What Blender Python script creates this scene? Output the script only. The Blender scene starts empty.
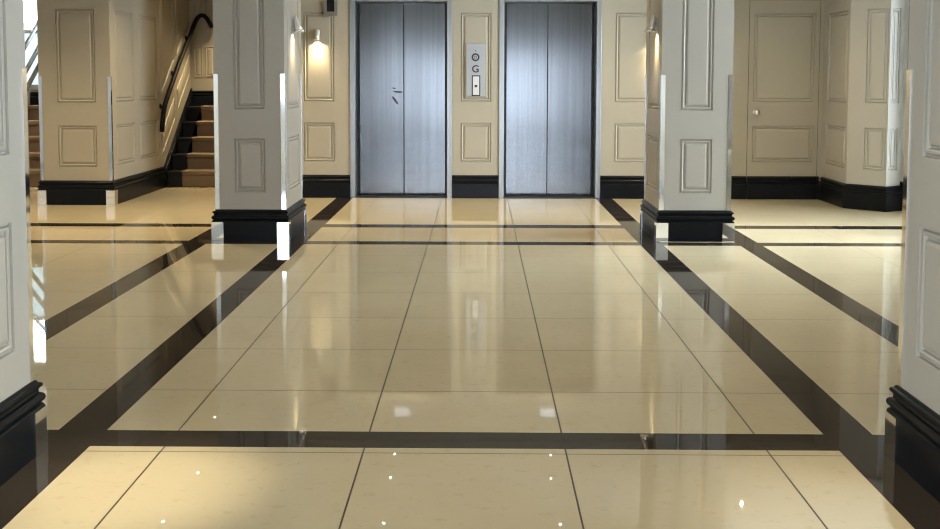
import bpy, bmesh, math
from mathutils import Vector, Matrix

sc = bpy.context.scene
COL = sc.collection
PI = math.pi

# ------------------------------------------------------------------ materials
def new_mat(name):
    m = bpy.data.materials.new(name)
    m.use_nodes = True
    return m, m.node_tree.nodes, m.node_tree.links, m.node_tree.nodes['Principled BSDF']

def noise_ramp(nt, lk, scale, stops, detail=4.0, stretch=None, coord='Object', rough=0.55):
    tc = nt.new('ShaderNodeTexCoord')
    mp = nt.new('ShaderNodeMapping')
    if stretch:
        mp.inputs['Scale'].default_value = stretch
    lk.new(tc.outputs[coord], mp.inputs['Vector'])
    n = nt.new('ShaderNodeTexNoise')
    n.inputs['Scale'].default_value = scale
    n.inputs['Detail'].default_value = detail
    n.inputs['Roughness'].default_value = rough
    lk.new(mp.outputs['Vector'], n.inputs['Vector'])
    r = nt.new('ShaderNodeValToRGB')
    els = r.color_ramp.elements
    while len(els) < len(stops):
        els.new(0.5)
    for e, (p, c) in zip(els, stops):
        e.position = p
        e.color = (*c, 1) if len(c) == 3 else c
    lk.new(n.outputs['Fac'], r.inputs['Fac'])
    return n, r

def paint(name, a, b, rough=0.42, bump=0.05):
    m, nt, lk, p = new_mat(name)
    n, r = noise_ramp(nt, lk, 1.7, [(0.3, a), (0.7, b)])
    lk.new(r.outputs['Color'], p.inputs['Base Color'])
    p.inputs['Roughness'].default_value = rough
    return m

def plain(name, c, rough=0.5, metal=0.0):
    m, nt, lk, p = new_mat(name)
    n, r = noise_ramp(nt, lk, 6, [(0.3, tuple(x * 0.94 for x in c)), (0.7, c)])
    lk.new(r.outputs['Color'], p.inputs['Base Color'])
    p.inputs['Roughness'].default_value = rough
    p.inputs['Metallic'].default_value = metal
    return m

def emitter(name, c, s):
    m, nt, lk, p = new_mat(name)
    p.inputs['Base Color'].default_value = (*c, 1)
    p.inputs['Emission Color'].default_value = (*c, 1)
    p.inputs['Emission Strength'].default_value = s
    return m

M = {}
M['cream'] = paint('cream_paint', (0.36, 0.344, 0.312), (0.38, 0.363, 0.33))
M['tan'] = paint('lamp_tinted_cream', (0.315, 0.285, 0.228), (0.335, 0.304, 0.245))  # the cream paint with warm lamp light tinted into its colour
M['black_gloss'] = plain('black_gloss_paint', (0.006, 0.007, 0.009), 0.28)
M['black_gloss'].node_tree.nodes['Principled BSDF'].inputs['Specular IOR Level'].default_value = 0.10
M['ceiling'] = paint('ceiling_paint', (0.50, 0.48, 0.44), (0.53, 0.51, 0.47), 0.8)
M['chrome'] = plain('polished_steel', (0.86, 0.86, 0.87), 0.06, 1.0)
M['shade_white'] = plain('white_enamel', (0.80, 0.80, 0.79), 0.22, 0.55)
M['dark_metal'] = plain('dark_bronze', (0.005, 0.004, 0.004), 0.5, 0.0)
M['rail_metal'] = plain('dark_wood_rail', (0.022, 0.018, 0.015), 0.5)
M['dark_metal'].node_tree.nodes['Principled BSDF'].inputs['Specular IOR Level'].default_value = 0.15
M['carpet'] = paint('tan_carpet', (0.15, 0.102, 0.066), (0.21, 0.148, 0.098), 0.95, 0.6)
M['black_step'] = plain('black_step_paint', (0.012, 0.011, 0.011), 0.45)
M['black_step'].node_tree.nodes['Principled BSDF'].inputs['Specular IOR Level'].default_value = 0.15
M['plate'] = plain('satin_plate', (0.34, 0.36, 0.395), 0.4, 0.3)
M['ink'] = plain('black_ink', (0.012, 0.012, 0.014), 0.5)
M['screen_white'] = plain('white_label', (0.56, 0.58, 0.63), 0.4)
M['grey_frame'] = plain('grey_frame', (0.15, 0.14, 0.125), 0.4)
M['dark_glass'] = plain('dark_glass', (0.012, 0.013, 0.016), 0.08)
M['patch'] = plain('patch_grey', (0.045, 0.05, 0.058), 0.5)
M['reveal'] = plain('shaded_reveal', (0.030, 0.032, 0.036), 0.35, 0.5)  # recess shade painted into the steel colour, shared by the sill
M['white_frame'] = plain('white_window_frame', (0.78, 0.79, 0.78), 0.4)
M['grout_dark'] = plain('grout_dark', (0.045, 0.036, 0.026), 0.5)
M['grout_pale'] = plain('grout_pale', (0.06, 0.045, 0.03), 0.5)
M['lamp_glow'] = emitter('lamp_bulb_glow', (1.0, 0.86, 0.62), 40)
M['downlight_glow'] = emitter('downlight_glow', (1.0, 0.93, 0.80), 22)
M['display_glow'] = emitter('display_glow', (0.80, 0.85, 1.0), 0.28)

def stone(name, a, b, c, rough, tile=False):
    m, nt, lk, p = new_mat(name)
    n, r = noise_ramp(nt, lk, 1.1, [(0.28, a), (0.72, b)], 6)
    n2, r2 = noise_ramp(nt, lk, 23, [(0.0, c), (0.32, c), (0.42, (1, 1, 1)), (1.0, (1, 1, 1))], 5)
    mx = nt.new('ShaderNodeMix'); mx.data_type = 'RGBA'; mx.blend_type = 'MULTIPLY'
    mx.inputs['Factor'].default_value = 0.55
    lk.new(r.outputs['Color'], mx.inputs['A']); lk.new(r2.outputs['Color'], mx.inputs['B'])
    lk.new(mx.outputs['Result'], p.inputs['Base Color'])
    p.inputs['Roughness'].default_value = rough
    return m
M['tile'] = stone('cream_marble_tile', (0.545, 0.468, 0.318), (0.615, 0.535, 0.372), (0.90, 0.84, 0.75), 0.015)
M['granite'] = stone('dark_granite', (0.024, 0.019, 0.016), (0.036, 0.029, 0.024), (0.75, 0.7, 0.65), 0.03)
M['granite'].node_tree.nodes['Principled BSDF'].inputs['Specular IOR Level'].default_value = 0.14

def brushed(name, c, rough):
    m, nt, lk, p = new_mat(name)
    n, r = noise_ramp(nt, lk, 1.0, [(0.35, tuple(x * 0.88 for x in c)), (0.65, c)], 1, (38, 1, 0.5))
    lk.new(r.outputs['Color'], p.inputs['Base Color'])
    p.inputs['Roughness'].default_value = rough
    p.inputs['Metallic'].default_value = 1.0
    p.inputs['Anisotropic'].default_value = 0.75
    tg = nt.new('ShaderNodeTangent'); tg.direction_type = 'RADIAL'; tg.axis = 'Z'
    lk.new(tg.outputs['Tangent'], p.inputs['Tangent'])
    return m
M['brushed'] = brushed('brushed_steel', (0.155, 0.166, 0.177), 0.19)
M['jamb'] = brushed('satin_steel_jamb', (0.30, 0.30, 0.295), 0.32)

def glass_mat(name='clear_glass', tint=(0.93, 0.97, 0.97)):
    m, nt, lk, p = new_mat(name)
    out = nt['Material Output']
    t = nt.new('ShaderNodeBsdfTransparent'); t.inputs['Color'].default_value = (*tint, 1)
    g = nt.new('ShaderNodeBsdfGlossy'); g.inputs['Roughness'].default_value = 0.02
    f = nt.new('ShaderNodeFresnel'); f.inputs['IOR'].default_value = 1.45
    mx = nt.new('ShaderNodeMixShader')
    lk.new(f.outputs['Fac'], mx.inputs['Fac']); lk.new(t.outputs['BSDF'], mx.inputs[1]); lk.new(g.outputs['BSDF'], mx.inputs[2])
    lk.new(mx.outputs['Shader'], out.inputs['Surface'])
    return m
M['glass'] = glass_mat()
M['tinted'] = glass_mat('dimming_glass', (0.50, 0.51, 0.53))  # tint added to cut the daylight from the unseen entrance front
def frosted_mat():
    m, nt, lk, p = new_mat('frosted_glass')
    out = nt['Material Output']
    t = nt.new('ShaderNodeBsdfTranslucent'); t.inputs['Color'].default_value = (0.21, 0.235, 0.235, 1)
    d = nt.new('ShaderNodeBsdfGlossy'); d.inputs['Roughness'].default_value = 0.3; d.inputs['Color'].default_value = (0.3, 0.32, 0.33, 1)
    mx = nt.new('ShaderNodeMixShader'); mx.inputs['Fac'].default_value = 0.08
    lk.new(t.outputs['BSDF'], mx.inputs[1]); lk.new(d.outputs['BSDF'], mx.inputs[2])
    lk.new(mx.outputs['Shader'], out.inputs['Surface'])
    return m
M['frosted'] = frosted_mat()

# ------------------------------------------------------------------ helpers
def link(name, bm, mat, parent=None, smooth=False, recalc=True):
    if recalc:
        bmesh.ops.recalc_face_normals(bm, faces=bm.faces[:])
    if parent:
        base = Vector(); q = parent
        while q: base += Vector(q.location); q = q.parent
        bmesh.ops.translate(bm, verts=bm.verts[:], vec=-base)
    me = bpy.data.meshes.new(name)
    bm.to_mesh(me); bm.free()
    for mm in (mat if isinstance(mat, (list, tuple)) else [mat]):
        me.materials.append(mm)
    if smooth:
        for f in me.polygons:
            f.use_smooth = True
    o = bpy.data.objects.new(name, me)
    COL.objects.link(o)
    if parent:
        o.parent = parent
    return o

def thing(name, label, cat, loc, group=None):
    o = bpy.data.objects.new(name, None)
    o.empty_display_size = 0.1
    COL.objects.link(o)
    o.location = loc
    o['label'] = label; o['category'] = cat; o['kind'] = 'thing'
    if group: o['group'] = group
    return o

def struct(o, label=None, cat=None):
    o['kind'] = 'structure'
    if label: o['label'] = label
    if cat: o['category'] = cat
    return o

def box(bm, x0, x1, y0, y1, z0, z1, bev=0.0):
    vs = [bm.verts.new((x, y, z)) for x in (x0, x1) for y in (y0, y1) for z in (z0, z1)]
    fs = []
    for idx in ((0, 1, 3, 2), (4, 6, 7, 5), (0, 4, 5, 1), (2, 3, 7, 6), (0, 2, 6, 4), (1, 5, 7, 3)):
        fs.append(bm.faces.new([vs[i] for i in idx]))
    if bev:
        es = list({e for f in fs for e in f.edges})
        bmesh.ops.bevel(bm, geom=es, offset=bev, segments=2, affect='EDGES', profile=0.6)

def prism(bm, pts, d):
    """pts: 3D polygon, extruded by vector d."""
    d = Vector(d)
    a = [bm.verts.new(p) for p in pts]
    b = [bm.verts.new(Vector(p) + d) for p in pts]
    bm.faces.new(a); bm.faces.new(b[::-1])
    n = len(a)
    for i in range(n):
        bm.faces.new((a[i], a[(i + 1) % n], b[(i + 1) % n], b[i]))

def offset_poly(pts, d):
    """inset a CCW polygon by d (miter)."""
    n = len(pts); out = []
    for i in range(n):
        p0, p1, p2 = Vector(pts[i - 1]), Vector(pts[i]), Vector(pts[(i + 1) % n])
        e1 = (p1 - p0).normalized(); e2 = (p2 - p1).normalized()
        n1 = Vector((-e1.y, e1.x)); n2 = Vector((-e2.y, e2.x))
        k = 1.0 + n1.dot(n2)
        out.append(p1 + (n1 + n2) * (d / k))
    return out

PROFILE = [(0.0, 0.0), (0.0012, -0.012), (0.009, -0.012), (0.013, -0.0045), (0.020, -0.0025), (0.027, -0.006), (0.029, -0.013), (0.037, -0.013), (0.041, -0.0055), (0.053, -0.002), (0.055, -0.002)]
BEAD = [(0.0, 0.0), (0.003, 0.008), (0.008, 0.013), (0.015, 0.012), (0.020, 0.005), (0.024, 0.0015), (0.040, 0.0015), (0.044, 0.004), (0.060, 0.0105), (0.062, 0.012)]
SET = 0.016          # depth behind a panelled face
def skin(bm, origin, udir, ndir, u0, u1, z0, z1, holes):
    """flat face with rectangular openings for sunk panels."""
    us = sorted({u0, u1, *[h[0] for h in holes], *[h[1] for h in holes]})
    zs = sorted({z0, z1, *[h[2] for h in holes], *[h[3] for h in holes]})
    o = Vector(origin); u = Vector(udir); n = Vector(ndir); z = Vector((0, 0, 1)); vc = {}
    flip = u.cross(z).dot(n) < 0
    def v(a, b):
        if (a, b) not in vc: vc[(a, b)] = bm.verts.new(o + u * a + z * b)
        return vc[(a, b)]
    for a, b in zip(us, us[1:]):
        for c, d in zip(zs, zs[1:]):
            if any(h[0] <= a and b <= h[1] and h[2] <= c and d <= h[3] for h in holes): continue
            q = [v(a, c), v(b, c), v(b, d), v(a, d)]
            bm.faces.new(q[::-1] if flip else q)
def panel_bm(bm, origin, udir, poly, ndir, sc_=1.0, prof=None):
    """raised and fielded panel; poly CCW in (u, z) seen from the normal's side."""
    u = Vector(udir); n = Vector(ndir); o = Vector(origin); z = Vector((0, 0, 1))
    rings = []
    for ins, h in (prof or PROFILE):
        ring = [bm.verts.new(o + u * p.x + z * p.y + n * (h * sc_)) for p in offset_poly(poly, ins * sc_)]
        rings.append(ring)
    for a, b in zip(rings, rings[1:]):
        m = len(a)
        for i in range(m):
            bm.faces.new((a[i], a[(i + 1) % m], b[(i + 1) % m], b[i]))
    bm.faces.new(rings[-1])

def rect(u0, u1, z0, z1):
    return [(u0, z0), (u1, z0), (u1, z1), (u0, z1)]

def panel(parent, origin, udir, ndir, poly, name='panel', sc_=1.0, mat=None, prof=None):
    # make sure the polygon is CCW seen from ndir: u x z must equal n
    u = Vector(udir)
    if u.cross(Vector((0, 0, 1))).dot(Vector(ndir)) < 0:
        poly = [(-a, b) for a, b in poly][::-1]
        udir = tuple(-x for x in udir)
    bm = bmesh.new()
    panel_bm(bm, origin, udir, [Vector(p) for p in poly], ndir, sc_, prof)
    pm = M['tan'] if parent.name.startswith(('wall_back', 'wall_stair', 'wall_landing', 'door')) else M['cream']
    return link(name, bm, mat or pm, parent, recalc=False)

SKIRT = [(0.000, 0.0), (0.026, 0.0), (0.026, 0.150), (0.023, 0.156), (0.017, 0.160), (0.018, 0.165), (0.026, 0.169), (0.0285, 0.177), (0.027, 0.186), (0.020, 0.193),
         (0.012, 0.196), (0.011, 0.206), (0.014, 0.211), (0.020, 0.215), (0.022, 0.222), (0.018, 0.228), (0.010, 0.231), (0.006, 0.238), (0.0, 0.240)]
def sweep(bm, path, profile, closed=False, right=True, z0=0.0):
    """profile (out, z) along a 2D path; out to the right of travel."""
    n = len(path); P = [Vector(p) for p in path]
    s = 1 if right else -1
    def nrm(a, b):
        d = (b - a).normalized()
        return Vector((d.y, -d.x)) * s
    rings = []
    for i in range(n):
        if closed or 0 < i < n - 1:
            n1 = nrm(P[i - 1], P[i]); n2 = nrm(P[i], P[(i + 1) % n])
            m = (n1 + n2) / (1 + n1.dot(n2))
        elif i == 0:
            m = nrm(P[0], P[1])
        else:
            m = nrm(P[-2], P[-1])
        rings.append([bm.verts.new((P[i].x + m.x * o, P[i].y + m.y * o, z0 + z)) for o, z in profile])
    k = len(profile)
    for i in range(n if closed else n - 1):
        a, b = rings[i], rings[(i + 1) % n]
        for j in range(k - 1):
            bm.faces.new((a[j], b[j], b[j + 1], a[j + 1]))
        bm.faces.new((a[k - 1], b[k - 1], b[0], a[0]))
    if not closed:
        bm.faces.new(rings[0]); bm.faces.new(rings[-1][::-1])

def tube(bm, pts, r, seg=10, caps=True):
    pts = [Vector(p) for p in pts]
    rings = []
    up = Vector((0, 0, 1))
    prev = None
    for i, p in enumerate(pts):
        t = (pts[min(i + 1, len(pts) - 1)] - pts[max(i - 1, 0)]).normalized()
        a = up.cross(t)
        if a.length < 1e-3:
            a = prev if prev else Vector((1, 0, 0))
        a = (a - t * a.dot(t)).normalized()
        if prev and a.dot(prev) < 0: a = -a
        prev = a
        b = t.cross(a)
        rings.append([bm.verts.new(p + (a * math.cos(2 * PI * k / seg) + b * math.sin(2 * PI * k / seg)) * r) for k in range(seg)])
    for A, B in zip(rings, rings[1:]):
        for k in range(seg):
            bm.faces.new((A[k], A[(k + 1) % seg], B[(k + 1) % seg], B[k]))
    if caps:
        bm.faces.new(rings[0][::-1]); bm.faces.new(rings[-1])

def lathe(bm, prof, origin, axis='z', seg=24, cap=True):
    o = Vector(origin); rings = []
    for r, h in prof:
        ring = []
        for k in range(seg):
            c, s = math.cos(2 * PI * k / seg) * r, math.sin(2 * PI * k / seg) * r
            v = {'z': (c, s, h), 'y': (c, -h, s), 'x': (h, c, s)}[axis]
            ring.append(bm.verts.new(o + Vector(v)))
        rings.append(ring)
    for A, B in zip(rings, rings[1:]):
        for k in range(seg):
            bm.faces.new((A[k], A[(k + 1) % seg], B[(k + 1) % seg], B[k]))
    if cap:
        bm.faces.new(rings[0][::-1]); bm.faces.new(rings[-1])

# ------------------------------------------------------------------ layout
HC = 2.60            # ceiling height
YW = 11.53           # lift wall face
XL, XR, YF = -6.4, 4.6, -3.2

# ------------------------------------------------------------------ floor
LONG = [(-1.494, -1.322), (1.2166, 1.389), (-2.235, -2.062), (1.962, 2.130)]
TRANS = [(3.6655, 3.8379), (8.262, 8.425), (9.212, 9.412)]
T = 0.6797
xj = [-0.3865 + T * k for k in range(-1, 3)]
xj += [2.130 + T * k for k in range(1, 5)] + [-2.235 - T * k for k in range(1, 7)]
yj = [4.3479 + T * k for k in range(0, 6)] + [3.615] + [3.615 - T * k for k in range(1, 11)] + [10.11, 10.80, 11.49, 12.17]
def cuts(bands, joints, lo, hi, gj):
    """returns list of (a, b, kind): 'band', 'joint' or 'tile'."""
    ev = [(a, b, 'band') for a, b in bands] + [(j - gj / 2, j + gj / 2, 'joint') for j in joints if lo < j < hi and not any(a - 0.01 < j < b + 0.01 for a, b in bands)]
    ev.sort(); out = []; cur = lo
    for a, b, k in ev:
        if a > cur: out.append((cur, a, 'tile'))
        out.append((a, b, k)); cur = b
    if cur < hi: out.append((cur, hi, 'tile'))
    return out
cx = cuts(LONG, xj, XL, XR, 0.0058)
cy = cuts(TRANS, yj, YF, 13.9, 0.0055)
bm = bmesh.new(); vc = {}
def vtx(x, y):
    k = (round(x, 5), round(y, 5))
    if k not in vc: vc[k] = bm.verts.new((x, y, 0))
    return vc[k]
for x0, x1, kx in cx:
    inner = x0 >= LONG[2][1] - 1e-6 and x1 <= LONG[3][0] + 1e-6
    centre = x0 >= LONG[0][1] - 1e-6 and x1 <= LONG[1][0] + 1e-6
    outer_strip = kx == 'band' and not (x0 > -1.6 and x1 < 1.5)
    for y0, y1, ky in cy:
        f = bm.faces.new((vtx(x0, y0), vtx(x1, y0), vtx(x1, y1), vtx(x0, y1)))
        mi = 0
        if ky == 'band': mi = 1
        elif kx == 'band' and not outer_strip: mi = 1
        elif outer_strip and 3.66 < y0 and y1 < 9.42: mi = 1
        elif kx == 'joint': mi = 2
        elif ky == 'joint': mi = 3
        if mi == 1 and ky == 'joint' : mi = 1
        f.material_index = mi
    vc_keep = None
floor = link('floor', bm, [M['tile'], M['granite'], M['grout_dark'], M['grout_pale']])
struct(floor, 'polished cream marble tile floor with dark granite bands', 'floor')

# ------------------------------------------------------------------ ceiling
bm = bmesh.new(); box(bm, XL - 0.3, XR + 0.3, YF - 0.3, 14.3, HC, HC + 0.2)
struct(link('ceiling', bm, M['ceiling']), 'plain pale ceiling over the lobby', 'ceiling')

# ------------------------------------------------------------------ back wall (lift wall) with two lift openings
LIFTS = [(-1.350, -0.286), (0.203, 1.263)]
LTOP = 2.09
bm = bmesh.new()
BP = ((-1.836, -1.512), (-0.199, 0.122), (1.405, 2.25))
BZ = ((0.378, 0.788), (1.006, 1.932))
YB = YW + SET
box(bm, -2.35, LIFTS[0][0], YB, YW + 0.4, 0, HC)
box(bm, LIFTS[0][1], LIFTS[1][0], YB, YW + 0.4, 0, HC)
box(bm, LIFTS[1][1], 3.70, YB, YW + 0.4, 0, HC)
box(bm, LIFTS[0][0], LIFTS[0][1], YB, YW + 0.4, LTOP, HC)
box(bm, LIFTS[1][0], LIFTS[1][1], YB, YW + 0.4, LTOP, HC)
for (a, b, z), pp in (((-2.35, LIFTS[0][0], 0), BP[:1]), ((LIFTS[0][1], LIFTS[1][0], 0), BP[1:2]), ((LIFTS[1][1], 2.789, 0), BP[2:]), ((3.51, 3.56, 0), ()), ((2.789, 3.51, 2.06), ()), ((LIFTS[0][0], LIFTS[0][1], LTOP), ()), ((LIFTS[1][0], LIFTS[1][1], LTOP), ())):
    skin(bm, (0, YW, 0), (1, 0, 0), (0, -1, 0), a, b, z, HC, [(u0, u1, z0, z1) for u0, u1 in pp for z0, z1 in BZ])
wb = struct(link('wall_back', bm, M['tan'], recalc=False), 'cream panelled wall holding the two lifts', 'wall')
B = (0, YW, 0); UX = (1, 0, 0); NY = (0, -1, 0)
for u0, u1 in BP:
    panel(wb, B, UX, NY, rect(u0, u1, 0.378, 0.788))
    panel(wb, B, UX, NY, rect(u0, u1, 1.006, 1.932))
bm = bmesh.new()
sweep(bm, [(-2.35, YW), (LIFTS[0][0], YW)], SKIRT)
sweep(bm, [(LIFTS[0][1], YW), (LIFTS[1][0], YW)], SKIRT)
sweep(bm, [(LIFTS[1][1], YW), (2.783, YW)], SKIRT)
sweep(bm, [(3.515, YW), (3.5335, YW)], SKIRT)
struct(link('baseboard_back', bm, M['black_gloss']), 'black moulded skirting of the lift wall', 'skirting')

# jib door
dx0, dx1 = 2.789, 3.510
bm = bmesh.new(); box(bm, dx0, dx1, YW - 0.006 + SET, YW + SET + 0.02, 0.0, 2.06)
skin(bm, (0, YW - 0.006, 0), UX, NY, dx0, dx1, 0.2, 2.06, [(2.83, 3.47, 1.008, 1.93), (2.83, 3.47, 0.385, 0.765)])
door = struct(link('door_1', bm, M['tan'], recalc=False), 'flush white panelled door with round knob', 'door')
panel(door, (0, YW - 0.006, 0), UX, NY, rect(2.83, 3.47, 1.008, 1.93))
panel(door, (0, YW - 0.006, 0), UX, NY, rect(2.83, 3.47, 0.385, 0.765))
bm = bmesh.new(); sweep(bm, [(dx0, YW - 0.006), (dx1, YW - 0.006)], SKIRT); link('door_skirting', bm, M['black_gloss'], door)
bm = bmesh.new(); box(bm, dx0 - 0.006, dx0 - 0.001, YW - 0.002, YW + 0.001, 0, 2.06); box(bm, dx1 + 0.001, dx1 + 0.006, YW - 0.002, YW + 0.001, 0, 2.06); box(bm, dx0, dx1, YW - 0.002, YW + 0.001, 2.061, 2.067)
link('door_gap', bm, M['grout_dark'], door)
bm = bmesh.new()
lathe(bm, [(0.034, 0.0), (0.034, 0.006), (0.012, 0.010), (0.010, 0.026), (0.020, 0.032), (0.030, 0.044), (0.031, 0.056), (0.024, 0.068), (0.008, 0.073)], (2.868, YW - 0.006, 0.905), 'y')
link('door_knob', bm, M['chrome'], door, True)
bm = bmesh.new(); box(bm, 2.878, 2.925, YW - 0.012, YW - 0.006, 0.757, 0.771, 0.002); link('key_plate', bm, M['plate'], door)

# ------------------------------------------------------------------ lifts
def lift(x0, x1, label, seam):
    t = thing('elevator', label, 'elevator', ((x0 + x1) / 2, YW, 0))
    bm = bmesh.new()
    jw = 0.052
    for a, b in ((x0, x0 + jw), (x1 - jw, x1)):
        box(bm, a, b, YW - 0.012, YW + 0.10, 0, LTOP - 0.002, 0.003)
    box(bm, x0 + jw, x1 - jw, YW - 0.012, YW + 0.10, 2.045, LTOP - 0.002, 0.003)
    link('frame', bm, M['jamb'], t)
    bm = bmesh.new()
    for a, b in ((x0 + 0.004, x0 + jw + 0.008), (x1 - jw - 0.008, x1 - 0.004)):
        box(bm, a, b, YW + 0.10, YW + 0.27, 0, LTOP - 0.004)
    box(bm, x0 + jw, x1 - jw, YW + 0.10, YW + 0.27, 2.043, LTOP - 0.004)
    box(bm, x0 + jw - 0.04, x1 - jw + 0.04, YW + 0.255, YW + 0.27, 0, 2.06)
    link('reveal', bm, M['reveal'], t)
    for a, b in ((x0 + jw + 0.028, seam - 0.003), (seam + 0.003, x1 - jw - 0.026)):
        bm = bmesh.new(); box(bm, a, b, YW + 0.21, YW + 0.25, 0.012, 2.043, 0.003)
        link('door', bm, M['brushed'], t)
    bm = bmesh.new(); box(bm, x0 + jw, x1 - jw, YW - 0.012, YW + 0.25, 0.0, 0.010)
    for k in range(3):
        box(bm, x0 + jw + 0.01, x1 - jw - 0.01, YW + 0.05 + k * 0.05, YW + 0.062 + k * 0.05, 0.010, 0.013)
    link('sill', bm, M['reveal'], t)
    return t
L1 = lift(*LIFTS[0], 'brushed steel lift with a dark patch beside its door seam', -0.802)
L2 = lift(*LIFTS[1], 'brushed steel lift with plain doors, no dark smudge on them', 0.719)
# thin dark patch laid on the left lift's left leaf
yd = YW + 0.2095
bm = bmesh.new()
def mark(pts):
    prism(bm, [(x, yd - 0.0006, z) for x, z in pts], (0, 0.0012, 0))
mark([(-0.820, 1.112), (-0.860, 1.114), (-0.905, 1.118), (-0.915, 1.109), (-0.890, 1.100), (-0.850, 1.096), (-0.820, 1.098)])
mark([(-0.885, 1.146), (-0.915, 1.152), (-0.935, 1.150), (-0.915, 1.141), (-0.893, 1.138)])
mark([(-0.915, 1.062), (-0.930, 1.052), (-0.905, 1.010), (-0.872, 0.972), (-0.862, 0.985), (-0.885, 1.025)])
link('dark_patch', bm, M['patch'], L1)

for (x, lab) in ((-0.81, 'left'), (0.73, 'right')):
    t = thing('floor_indicator', f'small lit display over the {lab} lift, seen only mirrored in the floor', 'display', (x, YW, 2.28))
    bm = bmesh.new(); box(bm, x - 0.13, x + 0.13, YW - 0.02, YW + 0.001, 2.19, 2.37, 0.004); link('housing', bm, M['plate'], t)
    bm = bmesh.new(); box(bm, x - 0.075, x + 0.075, YW - 0.023, YW - 0.019, 2.24, 2.33); link('screen', bm, M['display_glow'], t)

# ------------------------------------------------------------------ call panel
t = thing('call_panel', 'silver lift call panel between the two lifts, marked G', 'panel', (-0.042, YW, 1.34))
yp = YW - 0.012
bm = bmesh.new(); box(bm, -0.138, 0.055, yp - 0.008, YW + 0.003, 1.066, 1.610, 0.003); link('plate', bm, M['plate'], t)
def ring_bm(bm, r0, r1, c, y0, y1, seg=32):
    rr = [[bm.verts.new((c[0] + math.cos(2 * PI * k / seg) * r, y, c[1] + math.sin(2 * PI * k / seg) * r)) for k in range(seg)] for r, y in ((r0, y0), (r0, y1), (r1, y1), (r1, y0))]
    for i in range(4):
        A, Bq = rr[i], rr[(i + 1) % 4]
        for k in range(seg):
            bm.faces.new((A[k], A[(k + 1) % seg], Bq[(k + 1) % seg], Bq[k]))
ys = yp - 0.008
rb = None
bm = bmesh.new(); ring_bm(bm, 0.026, 0.041, (-0.042, 1.469), ys + 0.001, ys - 0.004); link('button_ring', bm, M['ink'], t)
bm = bmesh.new(); lathe(bm, [(0.0255, -0.001), (0.0255, 0.005), (0.022, 0.007)], (-0.042, ys, 1.469), 'y'); btn = link('call_button', bm, M['plate'], t, False)
bm = bmesh.new()
for a, b, c, d in ((-0.013, 0.013, 0.009, 0.013), (-0.013, 0.013, -0.013, -0.009), (-0.013, -0.009, -0.009, 0.009), (0.009, 0.013, -0.009, 0.009)):
    box(bm, -0.042 + a, -0.042 + b, ys - 0.0085, ys - 0.0065, 1.469 + c, 1.469 + d)
o = link('button_mark', bm, M['ink'], btn)
bm = bmesh.new(); lathe(bm, [(0.006, -0.001), (0.006, 0.003), (0.003, 0.004)], (-0.042, ys, 1.536), 'y', 12); link('indicator_dot', bm, M['ink'], t)
cu = bpy.data.curves.new('letter', 'FONT'); cu.body = 'G'; cu.size = 0.105; cu.align_x = 'CENTER'; cu.align_y = 'CENTER'; cu.extrude = 0.001; cu.offset = 0.0015
cu.materials.append(M['ink'])
tmp = bpy.data.objects.new('letter_outline', cu)
lme = bpy.data.meshes.new_from_object(tmp); bpy.data.objects.remove(tmp)
lme.name = 'letter'
lo = bpy.data.objects.new('letter', lme); COL.objects.link(lo); lo.parent = t
lo.location = (0.0, ys - 0.0015 - YW, 1.345 - 1.34); lo.rotation_euler = (PI / 2, 0, 0)
bm = bmesh.new(); box(bm, -0.080, 0.008, ys - 0.003, ys + 0.001, 1.068, 1.282, 0.002); link('slot_surround', bm, M['ink'], t)
bm = bmesh.new(); box(bm, -0.069, -0.003, ys - 0.005, ys - 0.001, 1.079, 1.271, 0.001); sl = link('slot_plate', bm, M['screen_white'], t)
bm = bmesh.new()
box(bm, -0.051, -0.022, ys - 0.0062, ys - 0.0045, 1.163, 1.183, 0.0005); box(bm, -0.042, -0.032, ys - 0.0062, ys - 0.0045, 1.155, 1.165)
link('slot_mark', bm, M['ink'], sl)

# ------------------------------------------------------------------ small framed display left of the lifts
t = thing('wall_display', 'small dark display in a grey frame on the wall above the left wall lamp', 'display', (-1.553, YW, 2.05))
bm = bmesh.new()
x0, x1, z0, z1 = -1.614, -1.476, 1.893, 2.20
box(bm, x0, x1, YW - 0.024, YW, z0, z0 + 0.044, 0.002); box(bm, x0, x1, YW - 0.024, YW, z1 - 0.026, z1, 0.002)
box(bm, x0, x0 + 0.030, YW - 0.024, YW, z0 + 0.044, z1 - 0.026, 0.002); box(bm, x1 - 0.030, x1, YW - 0.024, YW, z0 + 0.044, z1 - 0.026, 0.002)
link('frame', bm, M['grey_frame'], t)
bm = bmesh.new(); box(bm, x0 + 0.02, x1 - 0.02, YW - 0.016, YW - 0.001, z0 + 0.022, z1 - 0.022); link('screen', bm, M['dark_glass'], t)

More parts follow.
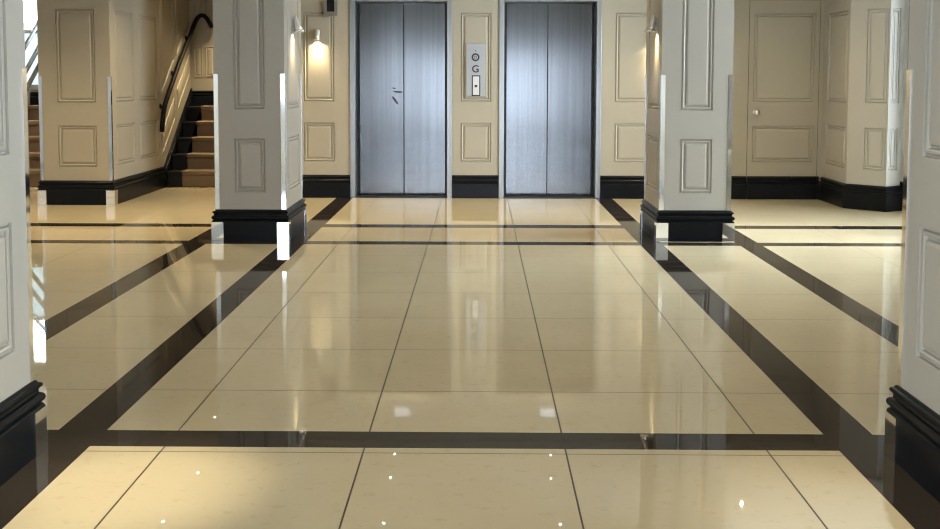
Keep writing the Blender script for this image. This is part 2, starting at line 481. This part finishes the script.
# ------------------------------------------------------------------ columns
def column(x0, x1, y0, y1, label):
    t = thing('column', label, 'column', ((x0 + x1) / 2, (y0 + y1) / 2, 0), 'panelled lobby columns')
    mx = 0.150
    bm = bmesh.new(); PZ = ((0.372, 0.790), (1.008, 2.36))
    for o, u, n, a, b, m_ in (((0, y0, 0), UX, (0, -1, 0), x0, x1, mx), ((0, y1, 0), UX, (0, 1, 0), x0, x1, mx), ((x0, 0, 0), (0, 1, 0), (-1, 0, 0), y0, y1, 0.14), ((x1, 0, 0), (0, 1, 0), (1, 0, 0), y0, y1, 0.14)):
        skin(bm, o, u, n, a, b, 0, HC - 0.001, [(a + m_, b - m_, z0, z1) for z0, z1 in PZ])
    bmesh.ops.remove_doubles(bm, verts=bm.verts[:], dist=1e-5)
    link('shaft', bm, M['cream'], t, recalc=False)
    for z0, z1 in PZ:
        for (o, u, n, a, b) in (((0, y0, 0), UX, (0, -1, 0), x0 + mx, x1 - mx), ((0, y1, 0), UX, (0, 1, 0), x0 + mx, x1 - mx),
                                ((x0, 0, 0), (0, 1, 0), (-1, 0, 0), y0 + 0.14, y1 - 0.14), ((x1, 0, 0), (0, 1, 0), (1, 0, 0), y0 + 0.14, y1 - 0.14)):
            panel(t, o, u, n, rect(a, b, z0, z1))
    bm = bmesh.new(); sweep(bm, [(x0, y0), (x1, y0), (x1, y1), (x0, y1)], SKIRT, closed=True); link('skirting', bm, M['black_gloss'], t)
    e = 0.0026
    for X, sx in ((x0, -1), (x1, 1)):
        for Y, sy in ((y0, -1), (y1, 1)):
            w = 0.031
            bm = bmesh.new()
            xa, xb = (X + sx * e, X - sx * w); ya, yb = (Y + sy * e, Y - sy * w)
            prism(bm, [(xa, ya, 0.241), (xb, ya, 0.241), (xb, Y, 0.241), (X, Y, 0.241), (X, yb, 0.241), (xa, yb, 0.241)], (0, 0, 1.040))
            link('corner_guard', bm, M['chrome'], t)
            w = 0.090; P = 0.0262
            X2, Y2 = X + sx * P, Y + sy * P
            xa, xb = X2 + sx * e, X2 - sx * w; ya, yb = Y2 + sy * e, Y2 - sy * w
            bm = bmesh.new()
            prism(bm, [(xa, ya, 0.001), (xb, ya, 0.001), (xb, Y2, 0.001), (X2, Y2, 0.001), (X2, yb, 0.001), (xa, yb, 0.001)], (0, 0, 0.144))
            link('plinth_guard', bm, M['chrome'], t)
    return t
column(-2.030, -1.490, 8.447, 9.262, 'cream panelled column left of the lifts, standing in front of the staircase')
column(1.390, 1.934, 8.490, 9.290, 'cream panelled column right of the lifts, beside the flush white door')
column(-2.030, -1.490, 2.806, 3.621, 'near grey-lit panelled column cut off by the left edge, in front of the stairs')
column(1.390, 1.934, 2.806, 3.621, 'near cream panelled column cut off by the right edge of the photo')

# ------------------------------------------------------------------ wall lamps
def lamp(pos, n, label, power, width, h=0.115):
    """pos on the wall at the shade's foot; n outward normal."""
    p = Vector(pos); n = Vector(n); u = Vector((-n.y, n.x, 0)); z = Vector((0, 0, 1))
    t = thing('wall_lamp', label, 'lamp', p, 'small white wall lamps')
    def pt(a, b, c): return p + u * a + n * b + z * c
    w0, w1 = 0.020, width / 2
    # back plate and arm
    bm = bmesh.new()
    prism(bm, [pt(-0.022, 0.002, 0.03), pt(0.022, 0.002, 0.03), pt(0.022, 0.002, 0.10), pt(-0.022, 0.002, 0.10)], n * 0.006)
    link('back_plate', bm, M['chrome'], t)
    bm = bmesh.new(); tube(bm, [pt(0, 0.006, 0.07), pt(0, 0.014, 0.085), pt(0, 0.020, 0.100)], 0.006, 8); link('arm', bm, M['chrome'], t)
    # shade: open tapered shell, oval section
    bm = bmesh.new(); seg = 20
    prof = [(w0 * 0.6, 0.009, 0.022, h + 0.010), (w0, 0.014, 0.022, h), (w0 + 0.003, 0.018, 0.026, h * 0.8), (w1 * 0.82, 0.028, 0.038, h * 0.4), (w1, 0.042, 0.052, 0.0),
            (w1 - 0.003, 0.039, 0.052, 0.0), (w1 * 0.80, 0.025, 0.038, h * 0.4), (w0 * 0.9, 0.012, 0.026, h * 0.78)]
    rings = [[bm.verts.new(pt(math.cos(2 * PI * k / seg) * a, c + math.sin(2 * PI * k / seg) * b, zz)) for k in range(seg)] for a, b, c, zz in prof]
    for A, Bq in zip(rings, rings[1:]):
        for k in range(seg):
            bm.faces.new((A[k], A[(k + 1) % seg], Bq[(k + 1) % seg], Bq[k]))
    bm.faces.new(rings[0]); bm.faces.new(rings[-1])
    shade = link('lamp_shade', bm, M['shade_white'], t, True)
    bm = bmesh.new()
    rings = [[bm.verts.new(pt(math.cos(2 * PI * k / seg) * a, 0.052 + math.sin(2 * PI * k / seg) * b, zz)) for k in range(seg)] for a, b, zz in ((w1 + 0.002, 0.044, 0.008), (w1 + 0.004, 0.046, 0.002), (w1 + 0.002, 0.044, -0.004), (w1 - 0.004, 0.038, -0.004), (w1 - 0.004, 0.038, 0.006))]
    for i in range(5):
        A, Bq = rings[i], rings[(i + 1) % 5]
        for k in range(seg):
            bm.faces.new((A[k], A[(k + 1) % seg], Bq[(k + 1) % seg], Bq[k]))
    link('rim', bm, M['chrome'], shade, True)
    bm = bmesh.new(); c = pt(0, 0.045, 0.02)
    bmesh.ops.create_uvsphere(bm, u_segments=14, v_segments=10, radius=0.011, matrix=Matrix.Translation(c)); link('bulb', bm, M['lamp_glow'], t, True)
    for deg, blend, out, tilt, k in ((134, 0.40, 0.036, 0.08, 0.55), (84, 1.0, 0.052, 0.06, 2.2)):
        L = bpy.data.lights.new('lamp_spot', 'SPOT'); L.energy = power * k; L.color = (1.0, 0.80, 0.47); L.spot_size = math.radians(deg); L.spot_blend = blend; L.shadow_soft_size = 0.006
        lo = bpy.data.objects.new('lamp_spot', L); COL.objects.link(lo); lo.location = pt(0, out, -0.008) - p
        lo.rotation_euler = (-z - n * tilt).to_track_quat('-Z', 'Y').to_euler()
        lo.parent = t
    return t
lamp((-1.681, YW - 0.002, 1.645), (0, -1, 0), 'small lit wall lamp on the wall beside the left lift', 11, 0.062, 0.10)
lamp((1.825, YW - 0.002, 1.645), (0, -1, 0), 'lit wall lamp behind the right column, its beam slanting across the wall panel', 12, 0.062, 0.10)
lamp((-1.490 + 0.002, 8.845, 1.622), (1, 0, 0), 'tapered white lamp on the inner side of the column left of the lifts', 8, 0.10)
lamp((1.390 - 0.002, 8.740, 1.622), (-1, 0, 0), 'tapered white lamp on the inner side of the column right of the lifts', 8, 0.10)

# ------------------------------------------------------------------ stair wall (pier between the two flights)
bm = bmesh.new(); box(bm, -4.318, -3.610, 12.44, 13.90, 0, HC)
box(bm, -4.318 + SET, -3.610 - SET, 10.80 + SET, 12.44, 0, HC)
SZ = ((0.378, 0.785), (1.010, 1.922)); SY = ((10.945, 11.522), (11.710, 12.370))
skin(bm, (0, 10.80, 0), (1, 0, 0), (0, -1, 0), -4.318, -3.610, 0, HC, [(-4.142, -3.755, 0.375, 0.780), (-4.142, -3.755, 1.003, 1.918)])
skin(bm, (-3.610, 0, 0), (0, 1, 0), (1, 0, 0), 10.80, 12.44, 0, HC, [(a, b, c, d) for a, b in SY for c, d in SZ])
skin(bm, (-4.318, 0, 0), (0, 1, 0), (-1, 0, 0), 10.80, 12.44, 0, HC, [])
ws = struct(link('wall_stair', bm, M['tan'], recalc=False), 'cream panelled stair wall between the two flights', 'wall')
NX = (1, 0, 0); SX = (-3.610, 0, 0); UY = (0, 1, 0)
panel(ws, (0, 10.80, 0), UX, NY, rect(-4.142, -3.755, 0.375, 0.780))
panel(ws, (0, 10.80, 0), UX, NY, rect(-4.142, -3.755, 1.003, 1.918))
for a, b in ((10.945, 11.522), (11.710, 12.370)):
    panel(ws, SX, UY, NX, rect(a, b, 0.378, 0.785))
    panel(ws, SX, UY, NX, rect(a, b, 1.010, 1.922))
sl_ = 0.735
panel(ws, SX, UY, NX, [(12.50, 1.06), (13.03, 1.06 + 0.53 * sl_), (13.03, 2.40), (12.50, 2.40)], prof=BEAD)
panel(ws, SX, UY, NX, [(13.14, 1.50), (13.74, 1.50 + 0.6 * sl_), (13.74, 2.40), (13.14, 2.40)], prof=BEAD)
panel(ws, SX, UY, NX, [(12.50, 0.36), (13.05, 0.36 + 0.55 * sl_), (13.05, 0.62 + 0.55 * sl_), (12.50, 0.62)], prof=BEAD)
panel(ws, SX, UY, NX, [(13.16, 0.86), (13.74, 0.86 + 0.58 * sl_), (13.74, 1.12 + 0.58 * sl_), (13.16, 1.12)], prof=BEAD)
e = 0.0026
for X, sx in ((-4.318, -1), (-3.610, 1)):
    Y = 10.80
    bm = bmesh.new(); w = 0.030
    xa, xb, ya, yb = X + sx * e, X - sx * w, Y - e, Y + w
    prism(bm, [(xa, ya, 0.241), (xb, ya, 0.241), (xb, Y, 0.241), (X, Y, 0.241), (X, yb, 0.241), (xa, yb, 0.241)], (0, 0, 1.02)); link('corner_guard', bm, M['chrome'], ws)
    bm = bmesh.new(); w = 0.085; P = 0.0262
    X2, Y2 = X + sx * P, Y - P
    xa, xb, ya, yb = X2 + sx * e, X2 - sx * w, Y2 - e, Y2 + w
    prism(bm, [(xa, ya, 0.001), (xb, ya, 0.001), (xb, Y2, 0.001), (X2, Y2, 0.001), (X2, yb, 0.001), (xa, yb, 0.001)], (0, 0, 0.144)); link('plinth_guard', bm, M['chrome'], ws)
bm = bmesh.new()
sweep(bm, [(-4.318, 12.56), (-4.318, 10.80), (-3.610, 10.80), (-3.610, 12.56)], SKIRT)
for X, s in ((-3.610, 1), (-4.318, -1)):
    pts = [(12.56, 0.0), (13.80, 0.0), (13.80, 1.12), (12.56, 0.24)]
    prism(bm, [(X, y, z) for y, z in pts], (s * 0.020, 0, 0))
    for d0, d1, out in ((-0.085, -0.045, 0.028), (-0.030, 0.0, 0.022)):
        prism(bm, [(X, 12.56, 0.24 + d0), (X, 13.80, 1.12 + d0), (X, 13.80, 1.12 + d1), (X, 12.56, 0.24 + d1)], (s * out, 0, 0))
struct(link('baseboard_stair', bm, M['black_gloss']), 'black skirting running round the stair wall and up the stairs', 'skirting')

# landing walls behind the flights, side walls
bm = bmesh.new(); box(bm, -3.610, -2.35, 13.80, 14.1, 0, HC)
wl = struct(link('wall_landing', bm, M['tan']), 'cream panelled wall at the head of the right stairs', 'wall')
for a, b in ((-3.560, -3.455), (-3.415, -3.30), (-3.26, -3.14), (-3.10, -2.98), (-2.94, -2.82), (-2.78, -2.66), (-2.62, -2.50)):
    panel(wl, (0, 13.80, 0), UX, NY, rect(a, b, 1.262, 1.640), sc_=0.6, prof=BEAD)
    panel(wl, (0, 13.80, 0), UX, NY, rect(a, b, 1.850, 2.40), sc_=0.6, prof=BEAD)
bm = bmesh.new(); sweep(bm, [(-3.585, 13.80), (-2.35, 13.80)], [(o, z * 0.8) for o, z in SKIRT], z0=0.90)
struct(link('baseboard_landing', bm, M['black_gloss']), 'black skirting at the head of the right stairs', 'skirting')
bm = bmesh.new(); box(bm, -2.35, -2.15, YW + 0.4, 14.1, 0, HC)
struct(link('wall_stair_right', bm, M['tan']), 'cream wall closing the stairs on the lift side', 'wall')

# ------------------------------------------------------------------ staircases
RISE, GO = 0.180, 0.230
def stairs(x0, x1, r0, r1, label, ycap):
    t = thing('staircase', label, 'stairs', ((x0 + x1) / 2, 12.6, 0))
    for k in range(5):
        y0 = 12.60 + GO * k
        y1 = y0 + GO + 0.0 if k < 4 else ycap
        bm = bmesh.new()
        box(bm, x0, x1, y0, y1, RISE * k, RISE * (k + 1) - 0.032)
        box(bm, x0, x1, y0 - 0.022, y1, RISE * (k + 1) - 0.032, RISE * (k + 1), 0.006)
        link('step', bm, M['black_step'], t)
    bm = bmesh.new()
    prof = []
    for k in range(5):
        y0 = 12.60 + GO * k; z1 = RISE * (k + 1)
        prof += [(y0 - 0.008, RISE * k + 0.009), (y0 - 0.008, z1 - 0.045), (y0 - 0.030, z1 - 0.030), (y0 - 0.032, z1 + 0.002), (y0 - 0.022, z1 + 0.009)]
    prof += [(ycap, RISE * 5 + 0.009)]
    inner = [(min(y + 0.006, ycap), z - 0.006) for y, z in prof]
    prism(bm, [(r0, y, z) for y, z in prof + inner[::-1]], (r1 - r0, 0, 0))
    link('carpet_runner', bm, M['carpet'], t)
    return t
stairs(-3.580, -2.355, -3.405, -2.55, 'black stairs with a tan carpet runner beside the dark curved handrail', 13.77)
stairs(-5.62, -4.345, -5.55, -4.50, 'carpeted flight of stairs at far left behind straight dark rails, below a window', 13.79)

t = thing('handrail', 'dark handrail curving over at the top, on the panelled stair wall', 'handrail', (-3.55, 12.3, 0.7))
bm = bmesh.new()
pts = [(-3.54, 12.28, 0.648), (-3.54, 12.30, 0.74), (-3.54, 12.345, 0.85), (-3.54, 12.42, 0.95), (-3.54, 12.55, 1.058), (-3.54, 12.982, 1.385), (-3.54, 13.40, 1.665), (-3.54, 13.60, 1.80),
       (-3.535, 13.68, 1.875), (-3.515, 13.715, 1.945), (-3.485, 13.725, 1.995), (-3.45, 13.725, 2.020), (-3.41, 13.725, 2.018), (-3.375, 13.725, 1.985), (-3.34, 13.725, 1.925), (-3.315, 13.725, 1.87)]
tube(bm, pts, 0.027, 12); link('rail', bm, M['dark_metal'], t, True)
for y, z in ((12.46, 0.985), (12.95, 1.36), (13.60, 1.795)):
    bm = bmesh.new(); tube(bm, [(-3.605, y, z - 0.055), (-3.56, y, z - 0.055), (-3.54, y, z - 0.02)], 0.009, 8); lathe(bm, [(0.028, 0.0), (0.028, 0.010), (0.012, 0.016)], (-3.609, y, z - 0.055), 'x', 14)
    link('bracket', bm, M['dark_metal'], t)

t = thing('balustrade', 'three sloping dark rails on posts along the far left stairs', 'railing', (-5.45, 12.7, 0))
def railz(y, z0): return z0 + (y - 13.1) * 0.72
for z0 in (1.035, 1.25, 1.55):
    bm = bmesh.new(); tube(bm, [(-5.43, 12.62, railz(12.62, z0)), (-5.43, 13.74, railz(13.74, z0))], 0.027, 10); link('rail', bm, M['rail_metal'], t, True)
for y, k in ((12.70, 1), (13.72, 5)):
    bm = bmesh.new(); box(bm, -5.448, -5.412, y - 0.018, y + 0.018, RISE * k + 0.010, railz(y, 1.57), 0.003); link('post', bm, M['rail_metal'], t)

# ------------------------------------------------------------------ outer walls with windows
def window(name, label, axis, at, a0, a1, z0, z1, muls=(), trans=(), low=None, depth=0.12, glass='glass'):
    """framed window in the plane axis=at; a along the other axis."""
    bm = bmesh.new()
    def bx(u0, u1, v0, v1, d):
        if axis == 'x': box(bm, at - d, at + d, u0, u1, v0, v1, 0.004)
        else: box(bm, u0, u1, at - d, at + d, v0, v1, 0.004)
    fw = 0.06; d = depth / 2
    bx(a0, a0 + fw, z0, z1, d); bx(a1 - fw, a1, z0, z1, d); bx(a0 + fw, a1 - fw, z0, z0 + fw, d); bx(a0 + fw, a1 - fw, z1 - fw, z1, d)
    for m_ in muls: bx(m_ - 0.022, m_ + 0.022, z0 + fw, z1 - fw, d * 0.6)
    for q in trans: bx(a0 + fw, a1 - fw, q - 0.022, q + 0.022, d * 0.5)
    o = struct(link(name, bm, M['white_frame']), label, 'window')
    def pane(v0, v1, m):
        nonlocal bm
        bm = bmesh.new()
        if axis == 'x': vs = [(at, a0 + fw, v0), (at, a1 - fw, v0), (at, a1 - fw, v1), (at, a0 + fw, v1)]
        else: vs = [(a0 + fw, at, v0), (a1 - fw, at, v0), (a1 - fw, at, v1), (a0 + fw, at, v1)]
        prism(bm, vs, (0.006, 0, 0) if axis == 'x' else (0, 0.006, 0))
        link('pane', bm, m, o)
    if low:
        pane(z0 + fw, low, M['frosted']); pane(low, z1 - fw, M['glass'])
    else:
        pane(z0 + fw, z1 - fw, M[glass])
    return o

def wall_with_hole(name, label, axis, f0, f1, a0, a1, holes):
    bm = bmesh.new()
    def bx(u0, u1, v0, v1):
        if u1 - u0 < 1e-4 or v1 - v0 < 1e-4: return
        if axis == 'x': box(bm, f0, f1, u0, u1, v0, v1)
        else: box(bm, u0, u1, f0, f1, v0, v1)
    cur = a0
    for h0, h1, z0, z1 in sorted(holes):
        bx(cur, h0, 0, HC); bx(h0, h1, 0, z0); bx(h0, h1, z1, HC); cur = h1
    bx(cur, a1, 0, HC)
    return struct(link(name, bm, M['cream']), label, 'wall')

# behind the left flight
wall_with_hole('wall_back_left', 'pale wall behind the far left stairs', 'y', 13.80, 14.1, XL, -4.318, [(-6.25, -4.75, 1.10, 2.45)])
window('window_1', 'bright window above the far left stairs, clear on top and frosted below', 'y', 13.93, -6.25, -4.75, 1.10, 2.45, muls=(-5.5,), trans=(1.83,), low=1.83)
bm = bmesh.new(); sweep(bm, [(-5.62, 13.80), (-4.345, 13.80)], [(o, z * 0.7) for o, z in SKIRT], z0=0.90)
struct(link('baseboard_back_left', bm, M['black_gloss']), 'black skirting behind the far left stairs', 'skirting')
wall_with_hole('wall_left', 'cream outer wall at the left', 'x', XL - 0.2, XL, YF - 0.2, 14.1, [(-3.0, -0.6, 0.06, 2.45)])
window('fill_window_left', 'unseen window in the left wall, added to light the columns', 'x', XL - 0.1, -3.0, -0.6, 0.06, 2.45, muls=(-1.8,))  # out of view, sized to throw daylight on the column fronts
# right side hall: pier, short wall, window wall
A, Bp, C = (3.560, 10.740), (3.840, 10.450), (4.010, 10.560)
bm = bmesh.new()
prism(bm, [(3.560 + SET, YW + 0.05, 0), (3.560 + SET, 10.740 + 0.007, 0), (3.840, 10.450 + 0.023, 0), (4.010 - 0.01, 10.560 + 0.013, 0), (4.010 - 0.01, 11.0, 0), (XR, 11.0, 0), (XR, YW + 0.05, 0)], (0, 0, HC))
bmesh.ops.recalc_face_normals(bm, faces=bm.faces[:])
RZ = ((0.385, 0.788), (1.022, 1.915))
skin(bm, (3.560, 0, 0), UY, (-1, 0, 0), 10.740, YW + 0.05, 0, HC, [(10.80, 11.39, z0, z1) for z0, z1 in RZ])
for P_, Q_, ua, ub in ((A, Bp, 0.175, -0.014), (Bp, C, 0.030, 0.150)):
    d = (Vector(Q_) - Vector(P_)); ln = d.length; d.normalize()
    skin(bm, (P_[0], P_[1], 0), (d.x, d.y, 0), (d.y, -d.x, 0), 0, ln, 0, HC, [(ua, ub if ub > 0 else ln + ub, z0, z1) for z0, z1 in RZ])
skin(bm, (4.010, 0, 0), UY, (1, 0, 0), 10.560, 11.0, 0, HC, [])
wsr = struct(link('wall_side_right', bm, M['cream'], recalc=False), 'angled cream panelled wall right of the flush door', 'wall')
for z0, z1 in ((0.385, 0.788), (1.022, 1.915)):
    panel(wsr, (3.560, 0, 0), UY, (-1, 0, 0), rect(10.80, 11.39, z0, z1))
    d = (Vector(Bp) - Vector(A)); ln = d.length; d.normalize()
    panel(wsr, (A[0], A[1], 0), (d.x, d.y, 0), (d.y, -d.x, 0), rect(0.175, ln - 0.014, z0, z1))
    d = (Vector(C) - Vector(Bp)); ln = d.length; d.normalize()
    panel(wsr, (Bp[0], Bp[1], 0), (d.x, d.y, 0), (d.y, -d.x, 0), rect(0.030, 0.150, z0, z1))
bm = bmesh.new()
sweep(bm, [(3.560, YW - 0.03), A, Bp, C, (4.010, 11.0), (XR, 11.0)], SKIRT, right=False) if False else sweep(bm, [(XR, 11.0), (4.010, 11.0), C, Bp, A, (3.560, YW - 0.032)], SKIRT, right=False)
struct(link('baseboard_right', bm, M['black_gloss']), 'black skirting of the angled right wall', 'skirting')
bm = bmesh.new()
for k in range(3):
    box(bm, 4.06 + k * 0.10, 4.105 + k * 0.10, 10.965, 11.0, 0.24, 2.40, 0.004)
struct(link('trim_1', bm, M['white_frame']), 'pale upright window casing behind the angled wall', 'trim')
wall_with_hole('wall_right', 'cream outer wall at the right', 'x', XR, XR + 0.2, YF - 0.2, YW + 0.05, [(-3.0, -0.6, 0.06, 2.45), (7.1, 10.1, 0.06, 2.45)])
window('window_3', 'tall daylight window of the right side hall', 'x', XR + 0.1, 7.1, 10.1, 0.06, 2.45, muls=(8.1, 9.1))
window('fill_window_right', 'unseen window in the right wall, added to light the columns', 'x', XR + 0.1, -3.0, -0.6, 0.06, 2.45, muls=(-1.8,))  # added out of view to brighten the column fronts from the right
# entrance front behind the camera
wall_with_hole('wall_front', 'entrance wall behind the camera', 'y', YF - 0.2, YF, XL, XR, [(-3.75, -2.4, 0.85, 2.45), (-1.6, 2.2, 0.06, 1.95)])
window('window_4', 'glazed shopfront left of the entrance', 'y', YF - 0.1, -3.75, -2.4, 0.85, 2.45, muls=(-3.1,), glass='tinted')
window('window_5', 'glazed entrance doors facing the lifts', 'y', YF - 0.1, -1.6, 2.2, 0.06, 1.95, muls=(-0.65, 0.3, 1.25), glass='tinted')

# ------------------------------------------------------------------ ceiling downlights
SPOTS = [(-0.86, 11.10), (0.74, 11.10), (-0.85, 10.43), (0.70, 10.43), (-0.82, 9.33), (0.71, 9.33), (-2.74, 10.52), (-2.74, 9.33), (2.38, 9.78),
         (-0.82, 7.6), (0.71, 7.6), (-0.82, 5.9), (0.71, 5.9), (-0.82, 4.2), (0.71, 4.2), (-2.74, 7.3), (-2.74, 5.0), (2.5, 7.3), (2.5, 5.0), (-0.82, 2.4), (0.71, 2.4), (-1.15, 3.30), (1.20, 3.10), (-3.0, 12.3), (-2.95, 13.35), (-4.9, 13.3), (-4.9, 11.9), (-4.4, 9.3)]
proto = None
for x, y in SPOTS:
    if proto is None:
        t = thing('downlight', 'small round recessed downlight in the lobby ceiling, some mirrored as dots in the floor, others added unseen', 'ceiling light', (0, 0, HC), 'recessed ceiling downlights')
        bm = bmesh.new(); lathe(bm, [(0.016, -0.001), (0.016, -0.004), (0.046, -0.006), (0.050, 0.0)], (0, 0, HC), 'z', 20, cap=False); link('trim_ring', bm, M['chrome'], t, True)
        bm = bmesh.new(); lathe(bm, [(0.012, -0.0008), (0.012, -0.0030)], (0, 0, HC), 'z', 20); link('lens', bm, M['downlight_glow'], t)
        proto = t
    else:
        t = proto.copy(); COL.objects.link(t)
        for ch in list(proto.children):
            if ch.type == 'MESH':
                c = ch.copy(); COL.objects.link(c); c.parent = t
    t.location = (x, y, HC)
    L = bpy.data.lights.new('downlight_spot', 'SPOT'); L.energy = 34; L.color = (1.0, 0.79, 0.47); L.spot_size = math.radians(118); L.spot_blend = 1.0; L.shadow_soft_size = 0.012
    if y < 8.0: L.energy = 16; L.spot_size = math.radians(110)
    if x < -2.5 and y > 9: L.energy = 125; L.spot_size = math.radians(125)
    if x > 2.3 and y > 9: L.energy = 95; L.spot_size = math.radians(150)
    if (x, y) == (-3.0, 12.3): L.energy = 16; L.spot_size = math.radians(120)
    if y > 13: L.energy = 260 if x > -4 else 120; L.spot_size = math.radians(80)  # unseen lamps over the stairs, added to brighten the treads
    if (x, y) == (1.20, 3.10): L.spot_size = math.radians(36); L.energy = 90; L.color = (1.0, 0.86, 0.6)
    if (x, y) == (-1.15, 3.30): L.spot_size = math.radians(27); L.energy = 240; L.color = (1.0, 0.86, 0.6)
    lo = bpy.data.objects.new('downlight_spot', L); COL.objects.link(lo); lo.location = (x, y, HC - 0.02)

# ------------------------------------------------------------------ daylight
w = bpy.data.worlds.new('daylight'); sc.world = w; w.use_nodes = True
bg = w.node_tree.nodes['Background']; bg.inputs['Color'].default_value = (0.88, 0.935, 1.0, 1); bg.inputs['Strength'].default_value = 29.0
def portal(x, y, z, sx, sz, rot):
    L = bpy.data.lights.new('window_portal', 'AREA'); L.shape = 'RECTANGLE'; L.size = sx; L.size_y = sz; L.cycles.is_portal = True
    o = bpy.data.objects.new('window_portal', L); COL.objects.link(o); o.location = (x, y, z); o.rotation_euler = rot
portal(-3.075, YF - 0.18, 1.65, 1.35, 1.6, (PI / 2, 0, PI))
portal(0.3, YF - 0.18, 1.0, 3.8, 1.9, (PI / 2, 0, PI))
portal(XR + 0.18, -1.8, 1.25, 2.4, 2.4, (PI / 2, 0, PI / 2))
portal(XR + 0.18, 8.6, 1.25, 3.0, 2.4, (PI / 2, 0, PI / 2))
portal(XL - 0.18, -1.8, 1.25, 2.4, 2.4, (PI / 2, 0, -PI / 2))
portal(-5.5, 14.05, 1.78, 1.5, 1.35, (PI / 2, 0, 0))

# ------------------------------------------------------------------ camera
f, pit, yaw, roll, px, py = 1106.0017, 0.0721579, 0.0134485, 0.0018915, 464.455, 158.371
F = Vector((-math.sin(yaw) * math.cos(pit), math.cos(yaw) * math.cos(pit), -math.sin(pit)))
R = Vector((math.cos(yaw), math.sin(yaw), 0)); U = R.cross(F)
R2 = R * math.cos(roll) + U * math.sin(roll); U2 = U * math.cos(roll) - R * math.sin(roll)
cam = bpy.data.cameras.new('camera'); co = bpy.data.objects.new('camera', cam); COL.objects.link(co)
mw = Matrix((R2, U2, -F)).transposed().to_4x4(); mw.translation = (0, 0, 1.25); co.matrix_world = mw
cam.sensor_fit = 'HORIZONTAL'; cam.sensor_width = 36; cam.lens = f * 36 / 940
cam.shift_x = (470 - px) / 940; cam.shift_y = (py - 264.5) / 940
cam.clip_start = 0.05; cam.clip_end = 100
sc.camera = co

# ------------------------------------------------------------------ output
sc.view_settings.view_transform = 'Standard'; sc.view_settings.look = 'None'
sc.view_settings.gamma = 1.0; sc.view_settings.exposure = 0.3; sc.view_settings.use_curve_mapping = False
sc.cycles.use_denoising = True; sc.cycles.use_adaptive_sampling = False
sc.cycles.pixel_filter_type = 'BLACKMAN_HARRIS'; sc.cycles.filter_width = 1.2
sc.cycles.caustics_reflective = False; sc.cycles.caustics_refractive = False
sc.cycles.max_bounces = 12; sc.cycles.diffuse_bounces = 6; sc.cycles.glossy_bounces = 6
